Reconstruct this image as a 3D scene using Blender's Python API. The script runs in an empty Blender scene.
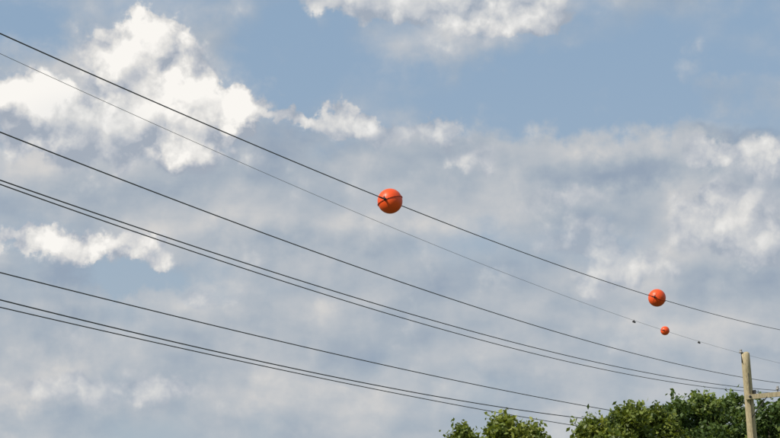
import bpy, math, random
import numpy as np
from mathutils import Vector, Matrix
random.seed(5); rng=np.random.default_rng(5)
scene=bpy.context.scene
scene.view_settings.view_transform='Standard'
scene.view_settings.look='None'
scene.view_settings.exposure=0
# ------------------------------------------------------------------ camera
HF=math.radians(20); PITCH=math.radians(12.3); CAMZ=1.7
F=390/math.tan(HF/2)
cam=bpy.data.cameras.new('camera'); cam.sensor_width=36; cam.lens=18/math.tan(HF/2)
cam.clip_start=0.1; cam.clip_end=20000
co=bpy.data.objects.new('camera',cam); scene.collection.objects.link(co)
co.location=(0,0,CAMZ); co.rotation_euler=(math.radians(90)+PITCH,0,0)
scene.camera=co
C0=Vector((0,0,CAMZ))
def ray(px,py):
    x=(px-390)/F; y=(219-py)/F
    return Vector((x, math.cos(PITCH)-y*math.sin(PITCH), math.sin(PITCH)+y*math.cos(PITCH)))
def at(px,py,d): return C0+ray(px,py)*d
def azel(px,py):
    r=ray(px,py).normalized()
    return math.degrees(math.atan2(r.x,r.y)), math.degrees(math.asin(r.z))
def lin(r,g,b):
    f=lambda c:(c/255/12.92) if c/255<=0.04045 else ((c/255+0.055)/1.055)**2.4
    return (f(r),f(g),f(b),1)
# ------------------------------------------------------------------ node helper
class NB:
    def __init__(s,t): s.t=t; s.n=t.nodes; s.l=t.links; s.dim='3D'
    def put(s,sock,v):
        if v is None: return
        if isinstance(v,bpy.types.NodeSocket): s.l.new(v,sock)
        else:
            if isinstance(v,(tuple,list)) and len(v)==4 and sock.type=='VECTOR': v=v[:3]
            sock.default_value=v
    def M(s,op,a,b=None,c=None,clamp=False):
        n=s.n.new('ShaderNodeMath'); n.operation=op; n.use_clamp=clamp
        s.put(n.inputs[0],a); s.put(n.inputs[1],b); s.put(n.inputs[2],c); return n.outputs[0]
    def V(s,op,a,b=None,c=None,out=0):
        n=s.n.new('ShaderNodeVectorMath'); n.operation=op
        s.put(n.inputs[0],a); s.put(n.inputs[1],b)
        if c is not None: s.put(n.inputs[2],c)
        return n.outputs[out]
    def noise(s,p,scale,detail=4,rough=0.5,col=False,dist=0):
        n=s.n.new('ShaderNodeTexNoise'); n.noise_dimensions=s.dim; s.put(n.inputs['Vector'],p)
        n.inputs['Scale'].default_value=scale; n.inputs['Detail'].default_value=detail
        n.inputs['Roughness'].default_value=rough; n.inputs['Distortion'].default_value=dist
        return n.outputs['Color' if col else 'Fac']
    def step(s,v,a,b,lo=0.0,hi=1.0,smooth=True):
        n=s.n.new('ShaderNodeMapRange'); n.interpolation_type='SMOOTHSTEP' if smooth else 'LINEAR'
        s.put(n.inputs['Value'],v); n.inputs['From Min'].default_value=a; n.inputs['From Max'].default_value=b
        n.inputs['To Min'].default_value=lo; n.inputs['To Max'].default_value=hi
        return n.outputs['Result']
    def mix(s,f,a,b,blend='MIX'):
        n=s.n.new('ShaderNodeMix'); n.data_type='RGBA'; n.blend_type=blend
        s.put(n.inputs[0],f); s.put(n.inputs[6],a); s.put(n.inputs[7],b); return n.outputs[2]
    def ramp(s,f,stops):
        n=s.n.new('ShaderNodeValToRGB'); s.put(n.inputs[0],f); e=n.color_ramp.elements
        while len(e)<len(stops): e.new(0.5)
        for k,(p,c) in enumerate(stops): e[k].position=p; e[k].color=c
        return n.outputs[0]
    def blobs(s,P,lst):
        tot=None
        for (px,py,rx,ry,w) in lst:
            a,e=azel(px,py); q_=1/math.sqrt(2.3); sx=38.6/rx*q_; sy=38.6/ry*q_
            q=s.V('MULTIPLY_ADD',P,(sx,sy,0),(-a*sx,-e*sy,0))
            d=s.V('DOT_PRODUCT',q,q,out=1)
            g=s.M('MULTIPLY_ADD',d,-1.0,1.0,clamp=True)
            g=s.M('MULTIPLY',g,g)
            tot=s.M('MULTIPLY',g,w) if tot is None else s.M('MULTIPLY_ADD',g,w,tot)
        return tot
# ------------------------------------------------------------------ world
SUN_EL=math.radians(42); SUN_AZ=math.radians(-125)
w=bpy.data.worlds.new('World'); scene.world=w; w.use_nodes=True
try:
    w.cycles.sampling_method='MANUAL'; w.cycles.sample_map_resolution=128
except Exception as ex: print(ex)
t=w.node_tree; t.nodes.clear(); B=NB(t); B.dim='2D'
tc=t.nodes.new('ShaderNodeTexCoord'); sep=t.nodes.new('ShaderNodeSeparateXYZ')
t.links.new(tc.outputs['Generated'],sep.inputs[0])
az=B.M('MULTIPLY',B.M('ARCTAN2',sep.outputs[0],sep.outputs[1]),57.29578)
el=B.M('MULTIPLY',B.M('ARCSINE',sep.outputs[2]),57.29578)
cmb=t.nodes.new('ShaderNodeCombineXYZ'); t.links.new(az,cmb.inputs[0]); t.links.new(el,cmb.inputs[1])
P=cmb.outputs[0]
# warp field
w1b=B.V('SUBTRACT',B.noise(P,1.1,5,0.58,True),(0.5,0.5,0.5))
PW=B.V('MULTIPLY_ADD',w1b,(1.7,1.35,0),P)                     # billowing warp
# solid cumulus towers
CUM1=[(150,32,34,28,1.25),(165,78,50,40,1.25),(105,58,42,30,.85),(192,118,52,36,1.15),(196,155,38,20,.7),(245,113,34,21,1.15),
     (20,92,38,26,1.15),(42,118,36,28,1.0),(85,125,50,34,.6),(140,125,46,36,.8)]
CUM2=[(222,92,22,14,.5),(90,155,50,18,.4),(5,140,30,20,.5),
     (335,122,34,15,.85),(365,130,26,15,.85),(296,120,16,8,.6),(430,132,38,17,.8),(470,160,40,14,.5),
     (40,238,40,14,1.3),(85,246,34,12,1.1),(135,243,36,10,.9),(165,258,18,8,.5),(60,257,26,10,.65),
     (768,156,34,18,.95),(715,150,34,12,.6),(735,203,48,24,.9),(755,240,48,24,.85),(700,228,38,22,.75),(590,242,42,20,.8),(612,274,34,16,.75),(650,262,26,14,.5),
     (400,0,58,28,1.05),(470,8,64,32,1.0),(540,16,42,18,.8),(325,0,30,14,.6),(110,388,120,16,.6),(200,295,40,14,.5),(560,200,50,14,.5)]
BL1=B.blobs(PW,CUM1)
BL=B.M('ADD',BL1,B.blobs(PW,CUM2))
BL2=B.blobs(B.V('ADD',PW,(-0.2,0.6,0)),CUM1)
g=bpy.data.node_groups.new('cumulus_relief','ShaderNodeTree')
g.interface.new_socket('P',in_out='INPUT',socket_type='NodeSocketVector')
g.interface.new_socket('D',in_out='OUTPUT',socket_type='NodeSocketFloat')
G=NB(g); G.dim='2D'; gi=g.nodes.new('NodeGroupInput'); go=g.nodes.new('NodeGroupOutput')
p=gi.outputs[0]
w2=G.V('SUBTRACT',G.noise(p,1.4,3,0.55,True),(0.5,0.5,0.5))
p2=G.V('MULTIPLY_ADD',w2,(0.6,0.5,0),p)
vo=g.nodes.new('ShaderNodeTexVoronoi'); vo.voronoi_dimensions='2D'; vo.feature='F1'; vo.normalize=True
G.put(vo.inputs['Vector'],p2); vo.inputs['Scale'].default_value=0.85; vo.inputs['Detail'].default_value=3.0
vo.inputs['Roughness'].default_value=0.45; vo.inputs['Lacunarity'].default_value=2.3
vd=vo.outputs['Distance']
puff=G.M('SUBTRACT',0.25,G.M('MULTIPLY',G.M('MULTIPLY',vd,vd),1.6))
fb=G.M('SUBTRACT',G.noise(p,0.7,6,0.48),0.5)
G.put(go.inputs[0],G.M('MULTIPLY_ADD',fb,0.75,G.M('MULTIPLY',puff,0.85)))
def rel(pp):
    n=t.nodes.new('ShaderNodeGroup'); n.node_tree=g; B.put(n.inputs[0],pp); return n.outputs[0]
r1=rel(P); r2=rel(B.V('ADD',P,(-0.22,0.34,0)))
slope=B.M('SUBTRACT',r1,r2)
d1=B.M('MULTIPLY_ADD',r1,0.9,BL)
# hand-placed dimming: blobs thin some clouds and tone down their painted light
DIM=[(450,5,180,50,.35),(735,215,90,90,.55),(600,255,80,60,.55),(430,135,120,34,.4),(110,390,160,34,.6),(560,200,80,40,.6),(200,295,60,24,.5),(85,132,60,34,.4)]
dim=B.blobs(P,DIM)
maskB=B.M('MULTIPLY',B.step(d1,0.14,0.58),B.M('MULTIPLY_ADD',dim,-0.35,1.0,clamp=True))
core=B.step(d1,0.35,1.45)
lit=B.M('MULTIPLY_ADD',slope,1.8,0.28)
lit=B.M('MULTIPLY_ADD',B.M('SUBTRACT',BL1,BL2),0.42,lit)
lit=B.M('MULTIPLY_ADD',core,0.5,lit)
lit=B.M('MULTIPLY',lit,B.M('MULTIPLY_ADD',dim,-0.4,1.0),clamp=True)
colB=B.ramp(lit,[(0,lin(163,172,185)),(.3,lin(190,194,201)),(.65,lin(222,221,219)),(1,lin(250,247,242))])
# broad grey cloud decks (veil)
n1=B.noise(B.V('MULTIPLY',P,(0.25,0.42,0)),1.0,5,0.5)
n2=B.noise(B.V('MULTIPLY_ADD',P,(0.30,0.6,0),(7.3,2.1,0)),1.0,5,0.47)
VEIL=[(570,95,200,42,-.75),(290,60,75,48,-.5),(30,25,55,40,-.5),(690,30,150,40,-.35),(130,274,44,20,-.9),(120,100,120,80,.5),
      (420,175,200,42,.55),(640,170,120,44,.65),(730,215,90,70,.6),(60,190,110,34,.25),(250,210,220,44,.3),(400,340,560,110,.4),
      (720,92,70,18,.45)]
cov=B.M('ADD',B.blobs(PW,VEIL),B.M('MULTIPLY',B.M('SUBTRACT',n1,0.5),1.2))
cov=B.M('MULTIPLY_ADD',r1,0.3,cov)
maskA=B.M('MULTIPLY',B.step(cov,-0.38,0.38),0.94)
BR=[(620,172,85,18,-.5),(740,130,55,9,-.6),(735,220,70,44,.2),(590,255,60,36,.15),(110,388,140,22,.25),(300,330,100,22,.15),(210,290,44,24,.25),
    (110,80,100,70,.2),(70,195,110,18,-.2),(60,330,100,22,-.3),(120,270,70,16,-.5),(330,240,130,15,-.2),(690,320,100,32,.15),(20,424,90,14,-.25)]
fl=B.M('ADD',B.step(n2,0.22,0.78,0.06,0.96,smooth=False),B.blobs(PW,BR))
fl=B.M('MULTIPLY_ADD',slope,0.5,fl,clamp=True)
colA=B.ramp(fl,[(0,lin(148,162,180)),(.35,lin(169,179,190)),(.7,lin(190,194,199)),(1,lin(212,210,208))])
# compose
sky=t.nodes.new('ShaderNodeTexSky'); sky.sky_type='NISHITA'; sky.sun_disc=False
sky.sun_elevation=SUN_EL; sky.sun_rotation=SUN_AZ; sky.air_density=1.0; sky.dust_density=2.0; sky.ozone_density=1.5
bg=t.nodes.new('ShaderNodeBackground'); t.links.new(sky.outputs[0],bg.inputs[0]); bg.inputs[1].default_value=0.085
bh=t.nodes.new('ShaderNodeBackground'); t.links.new(B.mix(B.step(el,7,18),lin(176,190,202),lin(153,179,205)),bh.inputs[0])
ms0=t.nodes.new('ShaderNodeMixShader'); ms0.inputs[0].default_value=0.75
t.links.new(bg.outputs[0],ms0.inputs[1]); t.links.new(bh.outputs[0],ms0.inputs[2])
colC=B.mix(maskB,colA,colB)
fac=B.M('MAXIMUM',maskA,maskB)
bc=t.nodes.new('ShaderNodeBackground'); t.links.new(colC,bc.inputs[0])
ms=t.nodes.new('ShaderNodeMixShader'); t.links.new(fac,ms.inputs[0]); t.links.new(ms0.outputs[0],ms.inputs[1]); t.links.new(bc.outputs[0],ms.inputs[2])
wo=t.nodes.new('ShaderNodeOutputWorld'); t.links.new(ms.outputs[0],wo.inputs[0])
# ------------------------------------------------------------------ sun
sl=bpy.data.lights.new('sun','SUN'); sl.energy=4.7; sl.angle=math.radians(0.5); sl.color=(1,0.94,0.85)
so=bpy.data.objects.new('sun',sl); scene.collection.objects.link(so)
sd=Vector((math.sin(SUN_AZ)*math.cos(SUN_EL),math.cos(SUN_AZ)*math.cos(SUN_EL),math.sin(SUN_EL)))
so.rotation_euler=sd.to_track_quat('Z','Y').to_euler(); so.location=(-20,-20,60)
# ------------------------------------------------------------------ materials
def mat(name,build):
    m=bpy.data.materials.new(name); m.use_nodes=True; b=NB(m.node_tree)
    build(b,m.node_tree.nodes['Principled BSDF']); return m
def simple(c1,c2,scale,rough,metal=0.0,bump=0.0,stretch=(1,1,1),spec=0.5):
    def f(b,bs):
        tcn=b.n.new('ShaderNodeTexCoord'); v=b.V('MULTIPLY',tcn.outputs['Object'],stretch)
        n=b.noise(v,scale,6,0.6); k=b.step(n,0.3,0.7)
        b.put(bs.inputs['Base Color'],b.mix(k,c1,c2)); bs.inputs['Roughness'].default_value=rough
        bs.inputs['Metallic'].default_value=metal; bs.inputs['Specular IOR Level'].default_value=spec
        if bump:
            bn=b.n.new('ShaderNodeBump'); bn.inputs['Strength'].default_value=bump; bn.inputs['Distance'].default_value=0.02
            b.put(bn.inputs['Height'],n); b.put(bs.inputs['Normal'],bn.outputs[0])
    return f
m_wire=mat('weathered_aluminium_wire',simple((.04,.041,.045,1),(.075,.075,.08,1),3,.6,.3))
m_wire2=mat('ground_wire_steel',simple((.13,.13,.135,1),(.19,.19,.195,1),3,.6,.3))
m_orange=mat('marker_orange_plastic',simple((.84,.095,.014,1),(.72,.074,.012,1),2.5,.42,0,.1,spec=.4))
m_dark=mat('dark_fitting_steel',simple((.03,.03,.032,1),(.06,.055,.05,1),20,.6,.4))
m_seam=mat('seam_gasket_rubber',simple((.13,.025,.013,1),(.08,.018,.01,1),10,.8))
m_wood=mat('weathered_pole_wood',simple((.50,.42,.26,1),(.31,.25,.15,1),5,.85,0,.6,(6,6,.5)))
m_porc=mat('porcelain',simple((.30,.29,.27,1),(.22,.2,.19,1),10,.25))
m_bark=mat('bark',simple((.10,.075,.05,1),(.05,.04,.03,1),4,.9,0,.8,(3,3,.6)))
m_ground=mat('grass_ground',simple((.06,.09,.025,1),(.10,.11,.04,1),.15,.95,0,.3))
def leafmat(name,ca,cb,cc):
    m=bpy.data.materials.new(name); m.use_nodes=True; b=NB(m.node_tree); m.node_tree.nodes.clear()
    a=b.n.new('ShaderNodeAttribute'); a.attribute_name='tone'
    c=b.mix(b.step(a.outputs['Fac'],0,.6,smooth=False),ca,cb); c=b.mix(b.step(a.outputs['Fac'],.55,1,smooth=False),c,cc)
    df=b.n.new('ShaderNodeBsdfPrincipled'); df.inputs['Roughness'].default_value=.5; b.put(df.inputs['Base Color'],c)
    df.inputs['Specular IOR Level'].default_value=.35
    tr=b.n.new('ShaderNodeBsdfTranslucent'); b.put(tr.inputs['Color'],b.mix(1.0,c,(1.3,1.25,.5,1),'MULTIPLY'))
    mx=b.n.new('ShaderNodeMixShader'); mx.inputs[0].default_value=.3
    b.put(mx.inputs[1],df.outputs[0]); b.put(mx.inputs[2],tr.outputs[0])
    o=b.n.new('ShaderNodeOutputMaterial'); b.put(o.inputs[0],mx.outputs[0]); return m
m_leafA=leafmat('leaves_yellow_green',(.05,.085,.018,1),(.165,.21,.04,1),(.34,.36,.07,1))
m_leafB=leafmat('leaves_deep_green',(.035,.07,.02,1),(.105,.16,.04,1),(.23,.28,.065,1))
# ------------------------------------------------------------------ mesh helpers
class MB:
    def __init__(s): s.v=[]; s.f=[]; s.m=[]
    def tube(s,pts,rads,n=8,mi=0,caps=True):
        base=len(s.v); k=len(pts); pts=[Vector(p) for p in pts]
        up=None
        for i,p in enumerate(pts):
            tg=(pts[min(i+1,k-1)]-pts[max(i-1,0)]).normalized()
            if up is None: up=tg.orthogonal().normalized()
            up=(up-tg*up.dot(tg)).normalized(); sd_=tg.cross(up)
            for j in range(n):
                a=2*math.pi*j/n; s.v.append(p+(up*math.cos(a)+sd_*math.sin(a))*rads[i])
        for i in range(k-1):
            for j in range(n):
                a=base+i*n+j; b=base+i*n+(j+1)%n; s.f.append((a,b,b+n,a+n)); s.m.append(mi)
        if caps:
            s.f.append(tuple(base+j for j in range(n))[::-1]); s.m.append(mi)
            s.f.append(tuple(base+(k-1)*n+j for j in range(n))); s.m.append(mi)
    def box(s,M,sx,sy,sz,mi=0):
        base=len(s.v)
        for x in(-1,1):
            for y in(-1,1):
                for z in(-1,1): s.v.append(M@Vector((x*sx/2,y*sy/2,z*sz/2)))
        for q in((0,1,3,2),(4,6,7,5),(0,4,5,1),(2,3,7,6),(0,2,6,4),(1,5,7,3)):
            s.f.append(tuple(base+i for i in q)); s.m.append(mi)
    def lathe(s,M,prof,n=24,mi=0):
        base=len(s.v); k=len(prof)
        for r,z in prof:
            for j in range(n):
                a=2*math.pi*j/n; s.v.append(M@Vector((r*math.cos(a),r*math.sin(a),z)))
        for i in range(k-1):
            for j in range(n):
                a=base+i*n+j; b=base+i*n+(j+1)%n; s.f.append((a,b,b+n,a+n)); s.m.append(mi)
    def obj(s,name,mats,parent=None,smooth=True):
        me=bpy.data.meshes.new(name); me.from_pydata([tuple(v) for v in s.v],[],s.f)
        for m in mats: me.materials.append(m)
        me.polygons.foreach_set('material_index',s.m)
        me.polygons.foreach_set('use_smooth',[smooth]*len(s.f)); me.update()
        o=bpy.data.objects.new(name,me); scene.collection.objects.link(o)
        if parent: o.parent=parent
        return o
def empty(name,loc):
    e=bpy.data.objects.new(name,None); e.location=loc; e.empty_display_size=.3; scene.collection.objects.link(e); return e
# ------------------------------------------------------------------ power lines
BD=0.914
D1=BD*F/26.0; D2=BD*F/18.2
A=at(390,203,D1); Bp=at(657,297,D2)
dirh=Vector((Bp.x-A.x,Bp.y-A.y,0)).normalized(); nrm=Vector((dirh.y,-dirh.x,0))
off1=(A-C0).dot(nrm)
def hit(px,py,m):
    r=ray(px,py); return C0+r*(off1*m/r.dot(nrm))
def line(pxs,m,rad,mat_,name='power_line',deg=2):
    S=[];Z=[]
    for px,py in pxs:
        h=hit(px,py,m); S.append((h-C0).dot(dirh)); Z.append(h.z)
    S=np.array(S)
    W=1/np.maximum(S,20)
    c=np.polyfit(S,Z,deg,w=W)
    print(name,'coef',np.round(c,5),'S',round(S.min()),round(S.max()),[(round(float((np.polyval(c,a)-z)/a*F),1)) for a,z in zip(S,Z)])
    def pt(s_): return C0+nrm*(off1*m)+dirh*s_+Vector((0,0,float(np.polyval(c,s_))-CAMZ))
    pts=[]; s_=S.min()-35
    while s_<S.max()+130: pts.append(pt(s_)); s_+=2.0
    mb=MB(); mb.tube(pts,[rad]*len(pts),6)
    mb.obj(name,[mat_])
    return pt
L1=line([(0,35),(100,76),(200,121),(300,164),(390,203),(500,244),(657,297),(780,330)],1.0,.018,m_wire)
L2=line([(0,55),(100,97),(200,145),(300,189),(400,230),(500,271),(600,309),(634,320),(665,331),(699,343),(760,357)],1.95,.013,m_wire2)
L3=line([(0,130),(120,180),(240,227),(360,269),(480,307),(600,342),(740,376),(780,385)],1.1,.020,m_wire)
L4=line([(0,178),(100,216),(200,250),(300,282),(420,316),(560,351),(720,386)],1.0,.018,m_wire)
L4b=line([(0,182),(100,221),(200,256),(300,288),(420,322),(560,357),(720,390)],1.25,.021,m_wire)
L5=line([(0,272),(100,298),(200,323),(300,346),(400,368),(500,389),(600,409)],1.05,.018,m_wire)
L6=line([(0,299),(100,325),(200,349),(300,370),(400,389),(500,406),(600,421)],.98,.018,m_wire)
L6b=line([(0,307),(100,330),(200,353),(300,374),(400,394),(500,412),(600,430)],1.22,.019,m_wire)
def param_at(L,px):
    lo,hi=-20.0,600.0
    for _ in range(60):
        mid=(lo+hi)/2; q=L(mid)-C0
        fw=q.dot(Vector((0,math.cos(PITCH),math.sin(PITCH)))); x=390+F*q.x/fw if fw>0 else -1e9
        if x<px: lo=mid
        else: hi=mid
    return lo
# ------------------------------------------------------------------ marker balls
def marker(L,px,dia,roll):
    s_=param_at(L,px); c=L(s_); tg=(L(s_+.5)-L(s_-.5)).normalized()
    r=dia/2; R=Matrix.Rotation(roll,4,tg)
    zz=(Vector((0,0,1))-tg*tg.z).normalized(); yy=zz.cross(tg)
    M=Matrix((( tg.x,yy.x,zz.x,0),(tg.y,yy.y,zz.y,0),(tg.z,yy.z,zz.z,0),(0,0,0,1)))
    M=R@M
    e=empty('marker_ball',c)
    mb=MB()
    for sg in(1,-1):
        prof=[]
        for i in range(19):
            a=math.pi/2*i/18; prof.append((max(r*math.cos(a),.0005),sg*(r*math.sin(a)*.985+.012*1)))
        mb.lathe(M,prof,56)
    mb.obj('shell_halves',[m_orange],e)
    mb=MB()
    for z0,z1 in((.003,.014),(-.014,-.003)):
        mb.lathe(M,[(r*.97,z0),(r+.022,z0),(r+.022,z1),(r*.97,z1)],56)
    mb.obj('flange',[m_orange],e)
    mb=MB()
    mb.lathe(M,[(r+.004,-.0028),(r+.024,-.0028),(r+.024,.0028),(r+.004,.0028)],56,1)
    mb.lathe(M@Matrix.Rotation(math.pi/2,4,'X'),[(r*.985,-.007),(r+.005,-.007),(r+.005,.007),(r*.985,.007)],56,1)
    for j in range(12):
        a=2*math.pi*(j+.5)/12
        q=M@Matrix.Translation((math.cos(a)*(r+.008),math.sin(a)*(r+.008),0))
        mb.lathe(q,[(.0005,-.025),(.011,-.025),(.011,.025),(.0005,.025)],6,0)
    mb.obj('gasket_and_bolts',[m_dark,m_seam],e)
    mb=MB()
    for sg in(1,-1):
        mb.tube([M@Vector((sg*(r-.02),0,0)),M@Vector((sg*(r+.04),0,0)),M@Vector((sg*(r+.05),0,0)),M@Vector((sg*(r+.12),0,0))],[.05,.05,.036,.03],10)
        pts=[]
        for i in range(90):
            x=r+.03+i*.006; a=i*.5; pts.append(M@Vector((sg*x,math.cos(a)*.024,math.sin(a)*.024)))
        mb.tube(pts,[.008]*len(pts),5)
        mb.box(M@Matrix.Translation((sg*(r+.07),0,.05)),.05,.03,.09)
    mb.obj('cable_grips',[m_dark],e)
BS=BD*.96
marker(L1,390,BS,math.radians(-18))
marker(L1,657,BS,math.radians(25))
marker(L2,665,BS,math.radians(10))
# ------------------------------------------------------------------ dampers
def damper(L,px):
    s_=param_at(L,px); c=L(s_); tg=(L(s_+.5)-L(s_-.5)).normalized()
    e=empty('vibration_damper',c); mb=MB(); dn=Vector((0,0,-.14))
    mb.box(Matrix.Translation((0,0,-.06)),.08,.08,.2)
    mb.tube([dn-tg*.3,dn+Vector((0,0,.01)),dn+tg*.3],[.014]*3,6)
    for sg in(1,-1):
        mb.tube([dn+tg*sg*.13,dn+tg*sg*.16,dn+tg*sg*.32,dn+tg*sg*.36],[.05,.085,.085,.05],12)
    mb.obj('clamp_and_weights',[m_dark],e)
damper(L2,634); damper(L2,699)
# ------------------------------------------------------------------ utility pole
def pole():
    D=80.0; top=at(745,353.5,D); lo=at(752.5,438,D)
    ax=(top-lo).normalized(); k=(top.z)/ax.z; base=top-ax*k
    e=empty('utility_pole',base); T=top-base; H=T.length
    mb=MB(); pts=[];rd=[]
    for i in range(31):
        f=i/30; pts.append(T*f+Vector((math.sin(f*7)*.012,math.cos(f*5)*.01,0))); rd.append(.235-.08*f)
    pts.append(T+ax*.04); rd.append(.10)
    mb.tube(pts,rd,18); mb.obj('pole_shaft',[m_wood],e)
    mb=MB(); q=T+Vector((-.12,-.03,.0))
    mb.tube([q+Vector((0,0,-.35)),q+Vector((-.02,0,.05))],[.018,.018],8,1)
    mb.lathe(Matrix.Translation(q+Vector((-.03,0,.0))),[(.001,.14),(.04,.14),(.05,.1),(.03,.08),(.07,.05),(.08,.02),(.04,.01),(.001,0)],14,0)
    mb.obj('top_insulator',[m_porc,m_dark],e)
    arm=at(757,397.5,D)-base; endp=at(777,396.5,D+.3)-base
    mb=MB(); ctr=T*((arm.z)/T.z)
    a0=ctr+Vector((-.1,-.2,0)); d=(endp-arm); d.y=0; d.normalize(); L=(endp-a0).length
    ang=math.atan2(d.z,d.x)
    mid=(a0+endp)/2; mid.y=a0.y
    mb.box(Matrix.Translation(mid)@Matrix.Rotation(-ang,4,'Y'),L,.12,.17,0)
    mb.obj('crossarm',[m_wood],e,False)
    mb=MB()
    mb.tube([ctr+Vector((.05,-.2,-.75)),mid+Vector((.12,-.08,-.05))],[.018,.018],6,0)
    mb.tube([ctr+Vector((0,-.32,0)),ctr+Vector((0,.25,0))],[.02,.02],8,0)
    mb.tube([ctr+Vector((0,-.29,0)),ctr+Vector((0,-.27,0))],[.05,.05],8,0)
    mb.obj('brace_and_bolt',[m_dark],e)
    mb=MB()
    q=a0+d*(L-.15); q.y=a0.y
    mb.tube([q+Vector((0,0,.05)),q+Vector((0,0,.18))],[.015,.015],8,1)
    mb.lathe(Matrix.Translation(q+Vector((0,0,.14))),[(.001,.14),(.035,.14),(.05,.1),(.03,.08),(.065,.05),(.075,.02),(.04,.01),(.001,0)],14,0)
    mb.obj('arm_insulator',[m_porc,m_dark],e)
    mb=MB(); mb.box(Matrix.Translation(ctr+Vector((.19,-.12,.12))),.10,.14,.26); mb.obj('bracket',[m_dark],e,False)
    mb=MB()
    g_=[T*f+Vector((.02,-(.235-.08*f)-.012,0)) for f in [i/20 for i in range(20)]]
    mb.tube(g_,[.008]*20,5); mb.obj('ground_wire',[m_dark],e)
pole()
# ------------------------------------------------------------------ trees
def tree(px,top,D,width,leafm,nl=16000,crown_frac=.72,seed=0,leaf=.13):
    r_=np.random.default_rng(seed); rnd=random.Random(seed)
    T=at(px,top,D); H=T.z; base=Vector((T.x,T.y,0)); W=width
    e=empty('broadleaf_tree',base)
    mb=MB(); n=10; pts=[];rd=[]
    lean=Vector((rnd.uniform(-.5,.5),rnd.uniform(-.5,.5),0))
    for i in range(n+1):
        f=i/n; pts.append(Vector((math.sin(f*4+seed)*.15,math.cos(f*3+seed)*.15-.15,H*.85*f))+lean*f); rd.append(.02*H*(1-f)**.8+.03)
    mb.tube(pts,rd,10)
    z0=H*(1-crown_frac); clumps=[]
    nc=int(34*max(1,W/5))
    for i in range(nc):
        f=rnd.random()**.75; z=z0+(H-z0)*f*.97
        prof=math.sin(math.pi*min(1,.12+.88*f)**1.15)**.7 if f<1 else .1
        prof=max(prof,.12)
        a=rnd.uniform(0,2*math.pi); rr=W/2*prof*math.sqrt(rnd.uniform(.1,1))*rnd.uniform(.75,1.12)
        cr=rnd.uniform(.45,1.0)*(.6+.07*W)
        c=Vector((math.cos(a)*rr,math.sin(a)*rr,min(z,H-cr*.55))); clumps.append((c,cr,rnd.uniform(0,1)))
    clumps.append((Vector((lean.x,lean.y,H-.55)),.6,.6))
    for c,cr,_ in clumps:
        k=max(1,min(n-1,int(n*(c.z/H)*.75))); s0=pts[k]; md=(s0+c)/2+Vector((0,0,-.25))
        mb.tube([s0,md,c],[rd[k]*.5,rd[k]*.3+.01,.015],6)
    tips=[]
    for c,cr,tn in clumps:
        for _ in range(9):
            d=Vector((rnd.gauss(0,1),rnd.gauss(0,1),rnd.gauss(.45,1))).normalized()
            tip=c+d*cr*rnd.uniform(.8,1.4); tips.append((c,tip,tn)); mb.tube([c,tip],[.014,.005],4,caps=False)
    mb.obj('trunk_and_limbs',[m_bark],e)
    wts=np.array([cr**2 for _,cr,_ in clumps]); wts/=wts.sum()
    n1=int(nl*.6); ids=r_.choice(len(clumps),n1,p=wts)
    dv=r_.normal(size=(n1,3)); dv/=np.linalg.norm(dv,axis=1)[:,None]
    cc=np.array([tuple(c) for c,_,_ in clumps]); cr_=np.array([c[1] for c in clumps]); tn=np.array([c[2] for c in clumps])
    rr=r_.uniform(.25,1,n1)**.6
    pos=cc[ids]+dv*(rr*cr_[ids])[:,None]*np.array([1,1,.8]); to=tn[ids]*.65+r_.uniform(0,.35,n1)
    n2=nl-n1; ti=r_.integers(0,len(tips),n2); ta=np.array([tuple(x[0]) for x in tips]); tb=np.array([tuple(x[1]) for x in tips]); tt=np.array([x[2] for x in tips])
    u=r_.uniform(.35,1.03,n2)[:,None]; pos2=ta[ti]*(1-u)+tb[ti]*u+r_.normal(size=(n2,3))*.10
    pos=np.vstack([pos,pos2]); to=np.concatenate([to,tt[ti]*.6+r_.uniform(0,.4,n2)])
    N=len(pos)
    a=r_.normal(size=(N,3)); a/=np.linalg.norm(a,axis=1)[:,None]
    b=np.cross(a,r_.normal(size=(N,3))+[0,0,.01]); b/=np.linalg.norm(b,axis=1)[:,None]
    nn=np.cross(a,b)
    sz=leaf*r_.uniform(.6,1.25,N)[:,None]
    v=np.stack([pos-a*sz*.9,pos+b*sz*.48+nn*sz*.12,pos+a*sz*.9,pos-b*sz*.48+nn*sz*.12],1).reshape(-1,3)
    me=bpy.data.meshes.new('foliage'); me.vertices.add(4*N); me.vertices.foreach_set('co',v.ravel())
    me.loops.add(4*N); me.loops.foreach_set('vertex_index',np.arange(4*N)); me.polygons.add(N)
    me.polygons.foreach_set('loop_start',np.arange(N)*4)
    at_=me.attributes.new('tone','FLOAT','FACE'); at_.data.foreach_set('value',to.astype(np.float32))
    me.materials.append(leafm); me.update(calc_edges=True)
    o=bpy.data.objects.new('foliage',me); scene.collection.objects.link(o); o.parent=e
TR=[(464,427,92,3.8,m_leafA),(500,416,94,4.8,m_leafA),(534,425,96,4.2,m_leafA),
    (600,417,88,3.6,m_leafA),(622,406,90,4.2,m_leafA),(652,411,95,4.6,m_leafA),(676,404,97,4.2,m_leafB),
    (705,393,98,5.0,m_leafB),(728,391,101,4.6,m_leafB),(772,400,95,4.6,m_leafB),(752,412,100,5,m_leafB),(815,392,98,6,m_leafB),(860,400,94,6,m_leafA)]
for i,(px,tp,D,W,m) in enumerate(TR): tree(px,tp,D,W,m,seed=11+i)
# ------------------------------------------------------------------ ground
mb=MB(); nx=60
for i in range(nx+1):
    for j in range(nx+1):
        x=-6000+12000*i/nx; y=-6000+12000*j/nx; mb.v.append(Vector((x,y,0)))
for i in range(nx):
    for j in range(nx):
        a=i*(nx+1)+j; mb.f.append((a,a+nx+1,a+nx+2,a+1)); mb.m.append(0)
mb.obj('ground',[m_ground])
